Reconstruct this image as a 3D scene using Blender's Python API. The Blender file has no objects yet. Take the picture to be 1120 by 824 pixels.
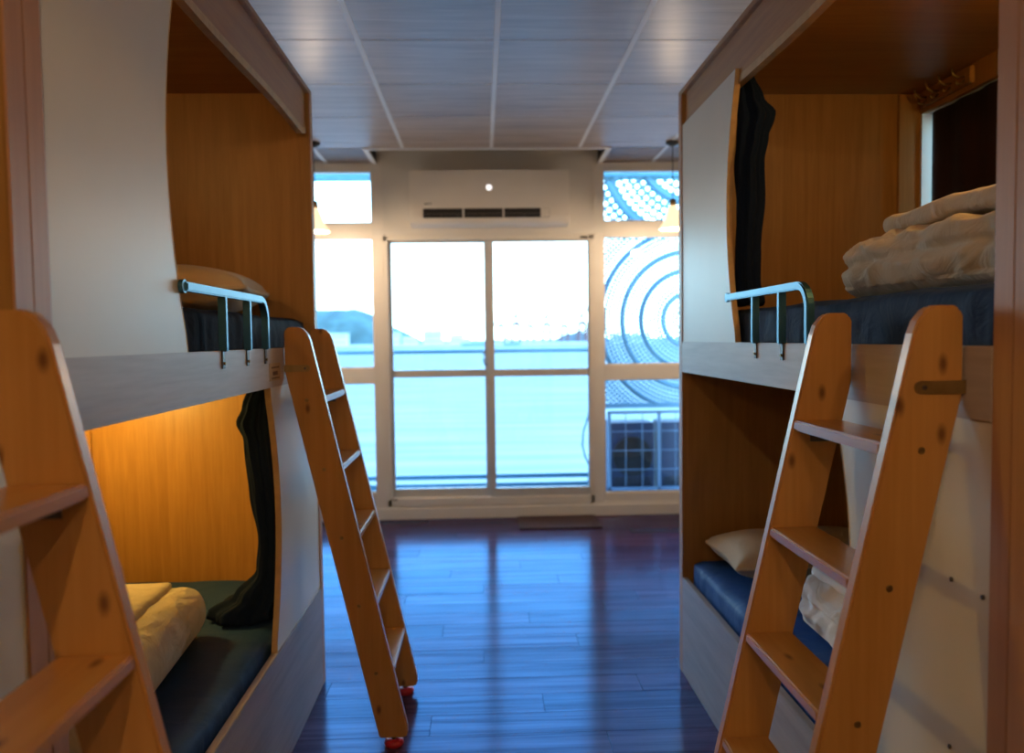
import bpy, bmesh, math, random
from mathutils import Vector, Matrix, noise

random.seed(7)
SC = bpy.context.scene
COL = SC.collection

# ------------------------------------------------------------------ camera
F_PX, YAW, PITCH, ROLL, HC = 864.28, 0.0371, 0.0483, -0.0127, 1.3568
def cam_axes():
    cy, sy, cp, sp = math.cos(YAW), math.sin(YAW), math.cos(PITCH), math.sin(PITCH)
    f = Vector((sy*cp, cy*cp, -sp)); r = Vector((cy, -sy, 0)); u = r.cross(f)
    cr, sr = math.cos(ROLL), math.sin(ROLL)
    return cr*r + sr*u, -sr*r + cr*u, f
CR, CU, CF = cam_axes()
cam_data = bpy.data.cameras.new('camera')
cam = bpy.data.objects.new('camera', cam_data); COL.objects.link(cam)
cam.matrix_world = Matrix(((CR.x, CU.x, -CF.x, 0), (CR.y, CU.y, -CF.y, 0), (CR.z, CU.z, -CF.z, HC), (0, 0, 0, 1)))
cam_data.sensor_width = 36; cam_data.sensor_fit = 'HORIZONTAL'
cam_data.lens = F_PX/1120*36
cam_data.clip_start = 0.02; cam_data.clip_end = 6000
cam_data.dof.use_dof = True
cam_data.dof.focus_distance = 1.9
cam_data.dof.aperture_fstop = 2.4
SC.camera = cam

# ------------------------------------------------------------------ world, exposure
SC.view_settings.view_transform = 'Standard'
SC.view_settings.look = 'None'
SC.view_settings.exposure = 0.0
SC.view_settings.gamma = 1.0
SC.view_settings.use_curve_mapping = False
SKY = 8.8
world = bpy.data.worlds.new('sky'); SC.world = world; world.use_nodes = True
nt = world.node_tree; nt.nodes.clear()
wo = nt.nodes.new('ShaderNodeOutputWorld'); bg = nt.nodes.new('ShaderNodeBackground')
tc = nt.nodes.new('ShaderNodeTexCoord'); sx = nt.nodes.new('ShaderNodeSeparateXYZ')
rp = nt.nodes.new('ShaderNodeValToRGB')
rp.color_ramp.elements[0].position = 0.0; rp.color_ramp.elements[0].color = (0.52, 0.90, 1.0, 1)
rp.color_ramp.elements[1].position = 0.8; rp.color_ramp.elements[1].color = (0.14, 0.38, 0.92, 1)
e_ = rp.color_ramp.elements.new(0.28); e_.color = (0.33, 0.66, 1.0, 1)
nt.links.new(tc.outputs['Generated'], sx.inputs[0]); nt.links.new(sx.outputs['Z'], rp.inputs[0])
nt.links.new(rp.outputs[0], bg.inputs[0]); bg.inputs[1].default_value = SKY
nt.links.new(bg.outputs[0], wo.inputs[0])

# lamp strengths (the lamps themselves are built further down)
PENDANT_W, PENDANT_C = 20.0, (1.0, 0.67, 0.38)
BUNK_LAMP_W, BUNK_LAMP_C = 13.5, (1.0, 0.70, 0.16)
UPPER_LAMP_W = 8.0

# ------------------------------------------------------------------ materials
def new_mat(name):
    m = bpy.data.materials.new(name); m.use_nodes = True
    t = m.node_tree; b = t.nodes['Principled BSDF']
    return m, t, b
def rgba(c): return (c[0], c[1], c[2], 1)
def plain(name, c, rough=0.5, metal=0.0, var=0.0, scale=6.0, bump=0.0, spec=0.5, sheen=0.0):
    m, t, b = new_mat(name)
    b.inputs['Base Color'].default_value = rgba(c); b.inputs['Roughness'].default_value = rough
    b.inputs['Metallic'].default_value = metal; b.inputs['Specular IOR Level'].default_value = spec
    if sheen: b.inputs['Sheen Weight'].default_value = sheen
    tcn = t.nodes.new('ShaderNodeTexCoord')
    n = t.nodes.new('ShaderNodeTexNoise'); n.inputs['Scale'].default_value = scale; n.inputs['Detail'].default_value = 4
    t.links.new(tcn.outputs['Object'], n.inputs['Vector'])
    if var:
        r = t.nodes.new('ShaderNodeValToRGB')
        r.color_ramp.elements[0].position = 0.3; r.color_ramp.elements[1].position = 0.7
        r.color_ramp.elements[0].color = rgba([x*(1-var) for x in c]); r.color_ramp.elements[1].color = rgba([min(1, x*(1+var)) for x in c])
        t.links.new(n.outputs['Fac'], r.inputs[0]); t.links.new(r.outputs[0], b.inputs['Base Color'])
    if bump:
        bp = t.nodes.new('ShaderNodeBump'); bp.inputs['Strength'].default_value = bump; bp.inputs['Distance'].default_value = 0.01
        t.links.new(n.outputs['Fac'], bp.inputs['Height']); t.links.new(bp.outputs[0], b.inputs['Normal'])
    return m
def wood(name, dark, light, grain='z', fine=26.0, along=1.0, rough=0.4, knots=0.0, bump=0.05, rnd=0.0, spec=0.5, coat=0.0, tint=None, lo=.32, hi=.68):
    m, t, b = new_mat(name)
    b.inputs['Roughness'].default_value = rough; b.inputs['Specular IOR Level'].default_value = spec
    if coat:
        b.inputs['Coat Weight'].default_value = coat; b.inputs['Coat Roughness'].default_value = 0.25
    if tint: b.inputs['Specular Tint'].default_value = rgba(tint)
    N = t.nodes.new; L = t.links.new
    tcn = N('ShaderNodeTexCoord'); oi = N('ShaderNodeObjectInfo')
    add = N('ShaderNodeVectorMath'); add.operation = 'MULTIPLY_ADD'
    add.inputs[1].default_value = (7.3, 5.1, 9.7)
    cmb = N('ShaderNodeCombineXYZ')
    for k in range(3): L(oi.outputs['Random'], cmb.inputs[k])
    L(cmb.outputs[0], add.inputs[0]); L(tcn.outputs['Object'], add.inputs[2])
    mp = N('ShaderNodeMapping')
    s = {'x': (along, fine, fine), 'y': (fine, along, fine), 'z': (fine, fine, along)}[grain]
    mp.inputs['Scale'].default_value = s
    L(add.outputs[0], mp.inputs[0])
    n1 = N('ShaderNodeTexNoise'); n1.inputs['Scale'].default_value = 1.0; n1.inputs['Detail'].default_value = 5; n1.inputs['Distortion'].default_value = 0.8
    L(mp.outputs[0], n1.inputs['Vector'])
    n2 = N('ShaderNodeTexNoise'); n2.inputs['Scale'].default_value = 5.0; n2.inputs['Detail'].default_value = 3
    L(mp.outputs[0], n2.inputs['Vector'])
    mx = N('ShaderNodeMix'); mx.data_type = 'FLOAT'; mx.inputs[0].default_value = 0.35
    L(n1.outputs['Fac'], mx.inputs[2]); L(n2.outputs['Fac'], mx.inputs[3])
    r = N('ShaderNodeValToRGB'); r.color_ramp.elements[0].position = lo; r.color_ramp.elements[1].position = hi
    r.color_ramp.elements[0].color = rgba(dark); r.color_ramp.elements[1].color = rgba(light)
    L(mx.outputs[0], r.inputs[0]); out = r.outputs[0]
    if knots:
        mk = N('ShaderNodeMapping')
        mk.inputs['Scale'].default_value = {'x': (6, 14, .5), 'y': (14, 6, .5), 'z': (14, .5, 7)}[grain]
        L(add.outputs[0], mk.inputs[0])
        v = N('ShaderNodeTexVoronoi'); v.voronoi_dimensions = '2D'; v.inputs['Scale'].default_value = 1.0
        sp_ = N('ShaderNodeSeparateXYZ'); cb_ = N('ShaderNodeCombineXYZ'); L(mk.outputs[0], sp_.inputs[0])
        L(sp_.outputs[0], cb_.inputs[0]); L(sp_.outputs[2 if grain == 'z' else 1], cb_.inputs[1]); L(cb_.outputs[0], v.inputs['Vector'])
        kr = N('ShaderNodeValToRGB'); kr.color_ramp.elements[0].position = 0.035*knots; kr.color_ramp.elements[1].position = 0.13*knots
        kr.color_ramp.elements[0].color = (1, 1, 1, 1); kr.color_ramp.elements[1].color = (0, 0, 0, 1)
        L(v.outputs['Distance'], kr.inputs[0])
        km = N('ShaderNodeMix'); km.data_type = 'RGBA'; km.inputs[7].default_value = (0.10, 0.025, 0.006, 1)
        mu = N('ShaderNodeMath'); mu.operation = 'MULTIPLY'; sc_ = N('ShaderNodeSeparateColor'); L(v.outputs['Color'], sc_.inputs[0])
        gt = N('ShaderNodeMath'); gt.operation = 'GREATER_THAN'; gt.inputs[1].default_value = 0.72; L(sc_.outputs[0], gt.inputs[0])
        g2 = N('ShaderNodeMath'); g2.operation = 'MULTIPLY'; g2.inputs[1].default_value = 0.8; L(gt.outputs[0], g2.inputs[0]); L(g2.outputs[0], mu.inputs[1])
        L(kr.outputs[0], mu.inputs[0]); L(mu.outputs[0], km.inputs[0]); L(out, km.inputs[6]); out = km.outputs[2]
    if rnd:
        hs = N('ShaderNodeHueSaturation'); ma = N('ShaderNodeMapRange')
        ma.inputs[3].default_value = 1-rnd; ma.inputs[4].default_value = 1+rnd
        L(oi.outputs['Random'], ma.inputs[0]); L(ma.outputs[0], hs.inputs['Value']); L(out, hs.inputs['Color']); out = hs.outputs[0]
    L(out, b.inputs['Base Color'])
    if bump:
        bp = N('ShaderNodeBump'); bp.inputs['Strength'].default_value = bump; bp.inputs['Distance'].default_value = 0.003
        L(mx.outputs[0], bp.inputs['Height']); L(bp.outputs[0], b.inputs['Normal'])
    return m
def emit(name, c, s):
    m, t, b = new_mat(name)
    b.inputs['Base Color'].default_value = rgba(c)
    b.inputs['Emission Color'].default_value = rgba(c); b.inputs['Emission Strength'].default_value = s
    return m
def glass(name, tint=(0.97, 0.99, 1.0)):
    m = bpy.data.materials.new(name); m.use_nodes = True; t = m.node_tree; t.nodes.clear()
    o = t.nodes.new('ShaderNodeOutputMaterial'); mx = t.nodes.new('ShaderNodeMixShader')
    tr = t.nodes.new('ShaderNodeBsdfTransparent'); tr.inputs[0].default_value = rgba(tint)
    gl = t.nodes.new('ShaderNodeBsdfGlossy'); gl.inputs['Roughness'].default_value = 0.0
    fr = t.nodes.new('ShaderNodeFresnel'); fr.inputs[0].default_value = 1.45
    t.links.new(fr.outputs[0], mx.inputs[0]); t.links.new(tr.outputs[0], mx.inputs[1]); t.links.new(gl.outputs[0], mx.inputs[2])
    t.links.new(mx.outputs[0], o.inputs[0]); return m
def cloth(name, c, rough=0.8, wr=0.25, scale=9.0, sheen=0.15, spec=0.3):
    m, t, b = new_mat(name)
    b.inputs['Base Color'].default_value = rgba(c); b.inputs['Roughness'].default_value = rough
    b.inputs['Sheen Weight'].default_value = sheen; b.inputs['Specular IOR Level'].default_value = spec
    N = t.nodes.new; L = t.links.new
    tcn = N('ShaderNodeTexCoord')
    n = N('ShaderNodeTexNoise'); n.inputs['Scale'].default_value = scale; n.inputs['Detail'].default_value = 5; n.inputs['Distortion'].default_value = 1.2
    L(tcn.outputs['Object'], n.inputs['Vector'])
    w = N('ShaderNodeTexNoise'); w.inputs['Scale'].default_value = 700; L(tcn.outputs['Object'], w.inputs['Vector'])
    mm = N('ShaderNodeMath'); mm.operation = 'MULTIPLY_ADD'; mm.inputs[1].default_value = 0.05
    L(w.outputs['Fac'], mm.inputs[0]); L(n.outputs['Fac'], mm.inputs[2])
    bp = N('ShaderNodeBump'); bp.inputs['Strength'].default_value = wr; bp.inputs['Distance'].default_value = 0.03
    L(mm.outputs[0], bp.inputs['Height']); L(bp.outputs[0], b.inputs['Normal'])
    return m

M = {}
M['panel_wood'] = wood('beech_laminate_upright', (0.34, 0.160, 0.038), (0.46, 0.235, 0.060), 'z', 34, 1.6, 0.42)
M['beech_y'] = wood('beech_laminate_lengthwise', (0.34, 0.160, 0.038), (0.46, 0.235, 0.060), 'y', 34, 1.6, 0.42)
M['beech_x'] = wood('beech_laminate_crosswise', (0.34, 0.160, 0.038), (0.46, 0.235, 0.060), 'x', 34, 1.6, 0.42)
M['edge'] = wood('brown_edge_band', (0.43, 0.21, 0.105), (0.54, 0.285, 0.145), 'z', 30, 1.0, 0.45)
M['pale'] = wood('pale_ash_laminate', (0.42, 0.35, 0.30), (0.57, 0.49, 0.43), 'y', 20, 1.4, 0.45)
M['board'] = wood('darkened_ash_laminate', (0.30, 0.25, 0.22), (0.42, 0.36, 0.32), 'y', 20, 1.4, 0.45)  # same laminate as the upper rail, evenly darkened for the lower front boards
M['white_panel'] = plain('off_white_laminate', (0.74, 0.70, 0.60), 0.4, var=0.03, scale=3)
M['tan_edge'] = plain('tan_plywood_edge', (0.55, 0.36, 0.15), 0.5, var=0.12, scale=30)
M['pine'] = wood('varnished_knotty_pine', (0.45, 0.195, 0.042), (0.61, 0.300, 0.080), 'z', 22, 1.0, 0.32, knots=1.15, rnd=0.06, coat=0.25, lo=.25, hi=.75)
M['pine_y'] = wood('varnished_pine_tread', (0.45, 0.195, 0.042), (0.61, 0.300, 0.080), 'y', 22, 1.0, 0.32, knots=1.0, rnd=0.06, coat=0.25, lo=.25, hi=.75)
M['floor'] = wood('dark_vinyl_plank', (0.046, 0.017, 0.034), (0.13, 0.055, 0.085), 'x', 24, 0.9, 0.5, rnd=0.30, bump=0.03, spec=0.0)
def sky_tinted_gloss(m, col, rough, ior):
    t = m.node_tree; b = t.nodes['Principled BSDF']; o = t.nodes['Material Output']
    g = t.nodes.new('ShaderNodeBsdfGlossy'); g.inputs['Color'].default_value = rgba(col); g.inputs['Roughness'].default_value = rough
    fr = t.nodes.new('ShaderNodeFresnel'); fr.inputs[0].default_value = ior
    mx = t.nodes.new('ShaderNodeMixShader')
    for l in list(b.inputs['Normal'].links): t.links.new(l.from_socket, g.inputs['Normal'])
    rm = next(n for n in t.nodes if n.type == 'VALTORGB')
    sr = t.nodes.new('ShaderNodeMapRange'); sr.inputs[1].default_value = 0.3; sr.inputs[2].default_value = 0.7; sr.inputs[3].default_value = 0.55; sr.inputs[4].default_value = 1.25
    t.links.new(rm.inputs[0].links[0].from_socket, sr.inputs[0])
    mu = t.nodes.new('ShaderNodeMath'); mu.operation = 'MULTIPLY'
    t.links.new(fr.outputs[0], mu.inputs[0]); t.links.new(sr.outputs[0], mu.inputs[1])
    t.links.new(mu.outputs[0], mx.inputs[0]); t.links.new(b.outputs[0], mx.inputs[1]); t.links.new(g.outputs[0], mx.inputs[2])
    t.links.new(mx.outputs[0], o.inputs[0])
sky_tinted_gloss(M['floor'], (0.16, 0.42, 0.72), 0.17, 1.5)  # blue of the reflected window sky is put into the gloss colour itself
M['tile'] = wood('greyed_wood_ceiling_tile', (0.34, 0.265, 0.235), (0.58, 0.48, 0.425), 'x', 18, 1.3, 0.36, rnd=0.10, bump=0.03)
M['grid'] = plain('white_ceiling_grid', (0.85, 0.85, 0.86), 0.5, var=0.03)
M['wall'] = plain('cream_plaster', (0.70, 0.66, 0.61), 0.7, var=0.04, scale=2, bump=0.02)
M['frame'] = plain('cream_window_aluminium', (0.74, 0.69, 0.63), 0.38, var=0.03)
M['alu'] = plain('silver_door_aluminium', (0.62, 0.60, 0.58), 0.35, metal=0.3, var=0.03)
M['glass'] = glass('clear_pane')
M['rubber'] = plain('black_rubber', (0.015, 0.015, 0.017), 0.6, var=0.1)
M['guard'] = plain('navy_enamelled_steel', (0.070, 0.200, 0.290), 0.40, metal=0.85, var=0.08, spec=0.4)
M['brass'] = plain('dull_brass', (0.35, 0.24, 0.10), 0.38, metal=0.9, var=0.15, scale=30)
M['steel'] = plain('dark_steel', (0.12, 0.11, 0.10), 0.4, metal=0.8, var=0.1)
M['red'] = plain('red_rubber', (0.55, 0.02, 0.03), 0.45, var=0.08)
M['navy_cloth'] = cloth('navy_curtain_cloth', (0.008, 0.016, 0.038), 0.9, 0.3, 8, 0.0, 0.10)
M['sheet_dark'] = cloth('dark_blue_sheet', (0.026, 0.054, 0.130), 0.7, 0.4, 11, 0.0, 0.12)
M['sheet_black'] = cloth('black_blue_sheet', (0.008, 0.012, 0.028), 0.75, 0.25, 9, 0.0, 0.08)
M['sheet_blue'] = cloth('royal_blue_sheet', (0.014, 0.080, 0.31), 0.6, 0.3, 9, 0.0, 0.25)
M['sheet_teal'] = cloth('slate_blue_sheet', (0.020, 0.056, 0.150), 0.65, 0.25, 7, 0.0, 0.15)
M['duvet'] = cloth('cream_duvet_cotton', (0.70, 0.61, 0.46), 0.85, 0.7, 11, 0.1)
M['duvet_white'] = cloth('white_duvet_cotton', (0.78, 0.76, 0.77), 0.85, 0.6, 11, 0.1)
M['pillow'] = cloth('cream_pillow_cotton', (0.66, 0.54, 0.38), 0.85, 0.3, 7, 0.2)
M['plastic'] = plain('ivory_plastic', (0.80, 0.75, 0.69), 0.4, var=0.02)
M['vent'] = plain('black_plastic', (0.014, 0.014, 0.018), 0.4, var=0.1)
M['led'] = emit('white_display_light', (1.0, 0.95, 0.95), 1.4)
M['shade'] = emit('glowing_cream_glass', (1.0, 0.78, 0.48), 1.25)
M['bulb'] = emit('warm_bulb', (1.0, 0.72, 0.38), 9.0)
M['blind'] = cloth('dark_brown_blind', (0.030, 0.012, 0.012), 0.9, 0.1, 6, 0.0)
M['mat'] = plain('brown_coir_mat', (0.050, 0.021, 0.016), 0.95, var=0.4, scale=160, bump=0.6)
M['label'] = plain('tan_paper_label', (0.52, 0.36, 0.20), 0.7, var=0.05)
M['ink'] = plain('brown_print', (0.16, 0.08, 0.04), 0.7, var=0.1)
M['screen'] = plain('blue_grey_screen_metal', (0.085, 0.20, 0.29), 0.45, var=0.08, scale=3)
M['rail_out'] = plain('teal_railing_paint', (0.05, 0.17, 0.25), 0.4, var=0.08)
M['concrete'] = plain('balcony_concrete', (0.22, 0.24, 0.26), 0.85, var=0.15, scale=5)
M['condenser'] = plain('slate_condenser_casing', (0.022, 0.036, 0.085), 0.5, var=0.1)
M['cage'] = plain('grey_cage_wire', (0.16, 0.24, 0.36), 0.4, var=0.05)
M['hill'] = plain('hill_forest', (0.075, 0.125, 0.105), 0.95, var=0.4, scale=0.05)
M['far_hill'] = plain('hazy_far_hill', (0.10, 0.105, 0.095), 0.95, var=0.2, scale=0.05)
M['town'] = plain('pale_shore_concrete', (0.55, 0.55, 0.55), 0.9, var=0.1, scale=0.1)
M['town_win'] = plain('shore_window_dark', (0.26, 0.30, 0.33), 0.5, var=0.1)
M['crane'] = plain('port_crane_paint', (0.19, 0.082, 0.080), 0.6, var=0.1, scale=0.1)
M['ship'] = plain('ship_hull_paint', (0.16, 0.24, 0.30), 0.6, var=0.1, scale=0.1)
def sea_mat():
    m = bpy.data.materials.new('harbour_water'); m.use_nodes = True; t = m.node_tree; t.nodes.clear()
    N = t.nodes.new; L = t.links.new
    o = N('ShaderNodeOutputMaterial'); d = N('ShaderNodeBsdfDiffuse'); g = N('ShaderNodeBsdfGlossy'); mx = N('ShaderNodeMixShader')
    g.inputs['Roughness'].default_value = 0.15; mx.inputs[0].default_value = 0.05
    tcn = N('ShaderNodeTexCoord'); mp = N('ShaderNodeMapping'); mp.inputs['Scale'].default_value = (0.05, 0.45, 1)
    L(tcn.outputs['Object'], mp.inputs[0])
    n = N('ShaderNodeTexNoise'); n.inputs['Scale'].default_value = 1.0; n.inputs['Detail'].default_value = 6; L(mp.outputs[0], n.inputs['Vector'])
    r = N('ShaderNodeValToRGB'); r.color_ramp.elements[0].position = 0.35; r.color_ramp.elements[1].position = 0.65
    r.color_ramp.elements[0].color = (0.190, 0.210, 0.195, 1); r.color_ramp.elements[1].color = (0.320, 0.320, 0.280, 1)
    L(n.outputs['Fac'], r.inputs[0]); L(r.outputs[0], d.inputs[0])
    bp = N('ShaderNodeBump'); bp.inputs['Strength'].default_value = 0.3; bp.inputs['Distance'].default_value = 0.4
    L(n.outputs['Fac'], bp.inputs['Height']); L(bp.outputs[0], g.inputs['Normal'])
    L(d.outputs[0], mx.inputs[1]); L(g.outputs[0], mx.inputs[2]); L(mx.outputs[0], o.inputs[0])
    return m
M['sea'] = sea_mat()

# ------------------------------------------------------------------ mesh helpers
class MB:
    def __init__(s): s.v = []; s.f = []
    def add(s, vs, fs):
        n = len(s.v); s.v += [tuple(p) for p in vs]; s.f += [tuple(i+n for i in f) for f in fs]; return s
    def box(s, x0, x1, y0, y1, z0, z1):
        x0, x1 = sorted((x0, x1)); y0, y1 = sorted((y0, y1)); z0, z1 = sorted((z0, z1))
        return s.add([(x0,y0,z0),(x1,y0,z0),(x1,y1,z0),(x0,y1,z0),(x0,y0,z1),(x1,y0,z1),(x1,y1,z1),(x0,y1,z1)],
                     [(0,3,2,1),(4,5,6,7),(0,1,5,4),(1,2,6,5),(2,3,7,6),(3,0,4,7)])
    def prism(s, poly, axis, a0, a1):
        # poly: 2-D points in the two remaining axes (in x,y,z order)
        n = len(poly)
        def p3(p, a):
            return {'x': (a, p[0], p[1]), 'y': (p[0], a, p[1]), 'z': (p[0], p[1], a)}[axis]
        vs = [p3(p, a0) for p in poly] + [p3(p, a1) for p in poly]
        fs = [tuple(range(n)), tuple(range(2*n-1, n-1, -1))] + [(i, (i+1) % n, n+(i+1) % n, n+i) for i in range(n)]
        return s.add(vs, fs)
    def tube(s, path, r, seg=8, closed=False, square=None):
        path = [Vector(p) for p in path]; n = len(path); rings = []
        up0 = Vector((0, 0, 1))
        for i, p in enumerate(path):
            a = path[(i-1) % n] if (i > 0 or closed) else p
            b = path[(i+1) % n] if (i < n-1 or closed) else p
            d = (b-a).normalized()
            ref = up0 if abs(d.z) < 0.95 else Vector((0, 1, 0))
            if square: ref = Vector(square)
            u = d.cross(ref).normalized(); w = u.cross(d).normalized()
            if square:
                rings.append([p + u*r*cx + w*r*cz for cx, cz in ((1,1),(-1,1),(-1,-1),(1,-1))])
            else:
                rings.append([p + (u*math.cos(2*math.pi*k/seg) + w*math.sin(2*math.pi*k/seg))*r for k in range(seg)])
        m = len(rings[0]); vs = [q for R in rings for q in R]; fs = []
        for i in range(n if closed else n-1):
            j = (i+1) % n
            for k in range(m): fs.append((i*m+k, i*m+(k+1) % m, j*m+(k+1) % m, j*m+k))
        if not closed: fs += [tuple(range(m-1, -1, -1)), tuple((n-1)*m+k for k in range(m))]
        return s.add(vs, fs)
    def lathe(s, prof, c, seg=24, cap=False, axis='z', wob=None):
        vs = []; n = len(prof)
        for k in range(seg):
            a = 2*math.pi*k/seg
            for (r, h) in prof:
                rr = r*(1 + (wob(a, h) if wob else 0))
                ca, sa = rr*math.cos(a), rr*math.sin(a)
                vs.append({'z': (c[0]+ca, c[1]+sa, c[2]+h), 'y': (c[0]+ca, c[1]+h, c[2]+sa), 'x': (c[0]+h, c[1]+ca, c[2]+sa)}[axis])
        fs = [(k*n+i, ((k+1) % seg)*n+i, ((k+1) % seg)*n+i+1, k*n+i+1) for k in range(seg) for i in range(n-1)]
        if cap:
            fs += [tuple(k*n for k in range(seg))[::-1], tuple(k*n+n-1 for k in range(seg))]
        return s.add(vs, fs)
    def build(s, name, mat, parent=None, bevel=0.0, smooth=False, org=None):
        o0 = Vector(org) if org else (Vector(parent['_org']) if parent is not None and '_org' in parent else Vector((0, 0, 0)))
        me = bpy.data.meshes.new(name)
        me.from_pydata([tuple(Vector(p)-o0) for p in s.v], [], s.f); me.update()
        bm = bmesh.new(); bm.from_mesh(me); bmesh.ops.recalc_face_normals(bm, faces=bm.faces)
        if bevel:
            es = [e for e in bm.edges if len(e.link_faces) == 2 and e.calc_face_angle(0) > 0.5]
            bmesh.ops.bevel(bm, geom=es, offset=bevel, segments=2, affect='EDGES', clamp_overlap=True)
        bm.to_mesh(me); bm.free()
        if smooth:
            me.polygons.foreach_set('use_smooth', [True]*len(me.polygons))
        me.materials.append(M[mat] if isinstance(mat, str) else mat)
        o = bpy.data.objects.new(name, me); COL.objects.link(o)
        if parent is not None:
            o.parent = parent; o['_org'] = list(parent['_org'])
        else:
            o.location = o0; o['_org'] = list(o0)
        return o
def tag(o, label=None, cat=None, group=None, kind=None):
    if label: o['label'] = label
    if cat: o['category'] = cat
    if group: o['group'] = group
    if kind: o['kind'] = kind
    return o
def thing(name, label, cat, org, group=None):
    o = bpy.data.objects.new(name, None); COL.objects.link(o); o.location = org; o['_org'] = list(org)
    o.empty_display_size = 0.1
    return tag(o, label, cat, group)
def struct(o): o['kind'] = 'structure'; return o
def struct_root(name, org):
    o = bpy.data.objects.new(name, None); COL.objects.link(o); o.location = org; o['_org'] = list(org); o['kind'] = 'structure'; return o
def box(name, mat, parent, x0, x1, y0, y1, z0, z1, bevel=0.0, org=None):
    return MB().box(x0, x1, y0, y1, z0, z1).build(name, mat, parent, bevel, org=org)
def copy_tree(o, dv, parent=None):
    c = o.copy(); COL.objects.link(c)
    if parent is None: c.location = Vector(o.location)+Vector(dv)
    else: c.parent = parent
    for ch in list(o.children): copy_tree(ch, dv, c)
    return c

# ------------------------------------------------------------------ dimensions
XL, XR = -0.646, 0.790            # bunk front faces
DEPTH = 0.945
YW = 5.946                        # window wall
HCEIL = 2.664
WL, WR = XL-DEPTH-0.045, XR+DEPTH+0.045     # room side walls
YBACK = -2.3
PL0, PL1 = 1.172, 3.132           # left bunk along Y
PR0, PR1 = 1.150, 3.150           # right bunk along Y

# ------------------------------------------------------------------ floor
fl = box('floor', 'rubber', None, WL, WR, YBACK, YW+0.02, -0.08, -0.006); struct(fl)
PW, PLN, GAP = 0.150, 1.215, 0.0005
plank_mesh = {}
def plank(x0, x1, y0):
    x0 = max(x0, WL); x1 = min(x1, WR)
    if x1-x0 < 0.03: return
    L = round(x1-x0, 3)
    if L not in plank_mesh:
        w = PW-2*GAP; c = 0.0007
        mb = MB()
        a0, a1, b0, b1 = GAP, L-GAP, 0, w
        vs = [(a0,b0,-0.006),(a1,b0,-0.006),(a1,b1,-0.006),(a0,b1,-0.006),(a0,b0,-c),(a1,b0,-c),(a1,b1,-c),(a0,b1,-c),
              (a0+c,b0+c,0),(a1-c,b0+c,0),(a1-c,b1-c,0),(a0+c,b1-c,0)]
        fs = [(0,3,2,1)]
        for q in (0, 4):
            for k in range(4): fs.append((q+k, q+(k+1) % 4, q+4+(k+1) % 4, q+4+k))
        fs.append((8,9,10,11))
        mb.add(vs, fs)
        o = mb.build('plank', 'floor', None); plank_mesh[L] = o.data
    else:
        o = bpy.data.objects.new('plank', plank_mesh[L]); COL.objects.link(o)
    o.parent = fl; o.location = (x0, y0+GAP, 0)
row = 0; y = YBACK
offs = [0.0, 0.41, 0.83, 0.22, 0.63, 1.02]
while y < YW-0.02:
    x = WL-PLN+offs[row % 6]
    while x < WR:
        plank(x, x+PLN, y); x += PLN
    y += PW; row += 1

# ------------------------------------------------------------------ walls
struct(box('wall_left', 'wall', None, WL-0.10, WL, YBACK, YW+0.1, -0.08, 3.05))
wr = MB()
WIN_Y0, WIN_Y1, WIN_Z0, WIN_Z1 = 1.95, 3.092, 1.50, 2.215     # window behind the upper right bunk
wr.box(WR, WR+0.1, YBACK, WIN_Y0, -0.08, 3.05).box(WR, WR+0.1, WIN_Y1, YW+0.1, -0.08, 3.05)
wr.box(WR, WR+0.1, WIN_Y0, WIN_Y1, -0.08, WIN_Z0).box(WR, WR+0.1, WIN_Y0, WIN_Y1, WIN_Z1, 3.05)
struct(wr.build('wall_right', 'wall', None))
struct(box('wall_back', 'wall', None, WL-0.1, WR+0.1, YBACK-0.1, YBACK, -0.08, 3.05))
w3 = struct_root('window_3', (WR+0.06, WIN_Y0, WIN_Z0))
box('pane', 'glass', w3, WR+0.055, WR+0.060, WIN_Y0, WIN_Y1, WIN_Z0, WIN_Z1)
box('frame_bar', 'frame', w3, WR-0.044, WR+0.075, WIN_Y1-0.012, WIN_Y1, WIN_Z0, WIN_Z1)
for (a, b, c, d) in ((WIN_Y0, WIN_Y0+.03, WIN_Z0, WIN_Z1), (WIN_Y0, WIN_Y1, WIN_Z0, WIN_Z0+.03), (WIN_Y0, WIN_Y1, WIN_Z1-.03, WIN_Z1)):
    box('frame_bar', 'alu', w3, WR+0.04, WR+0.075, a, b, c, d)

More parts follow.
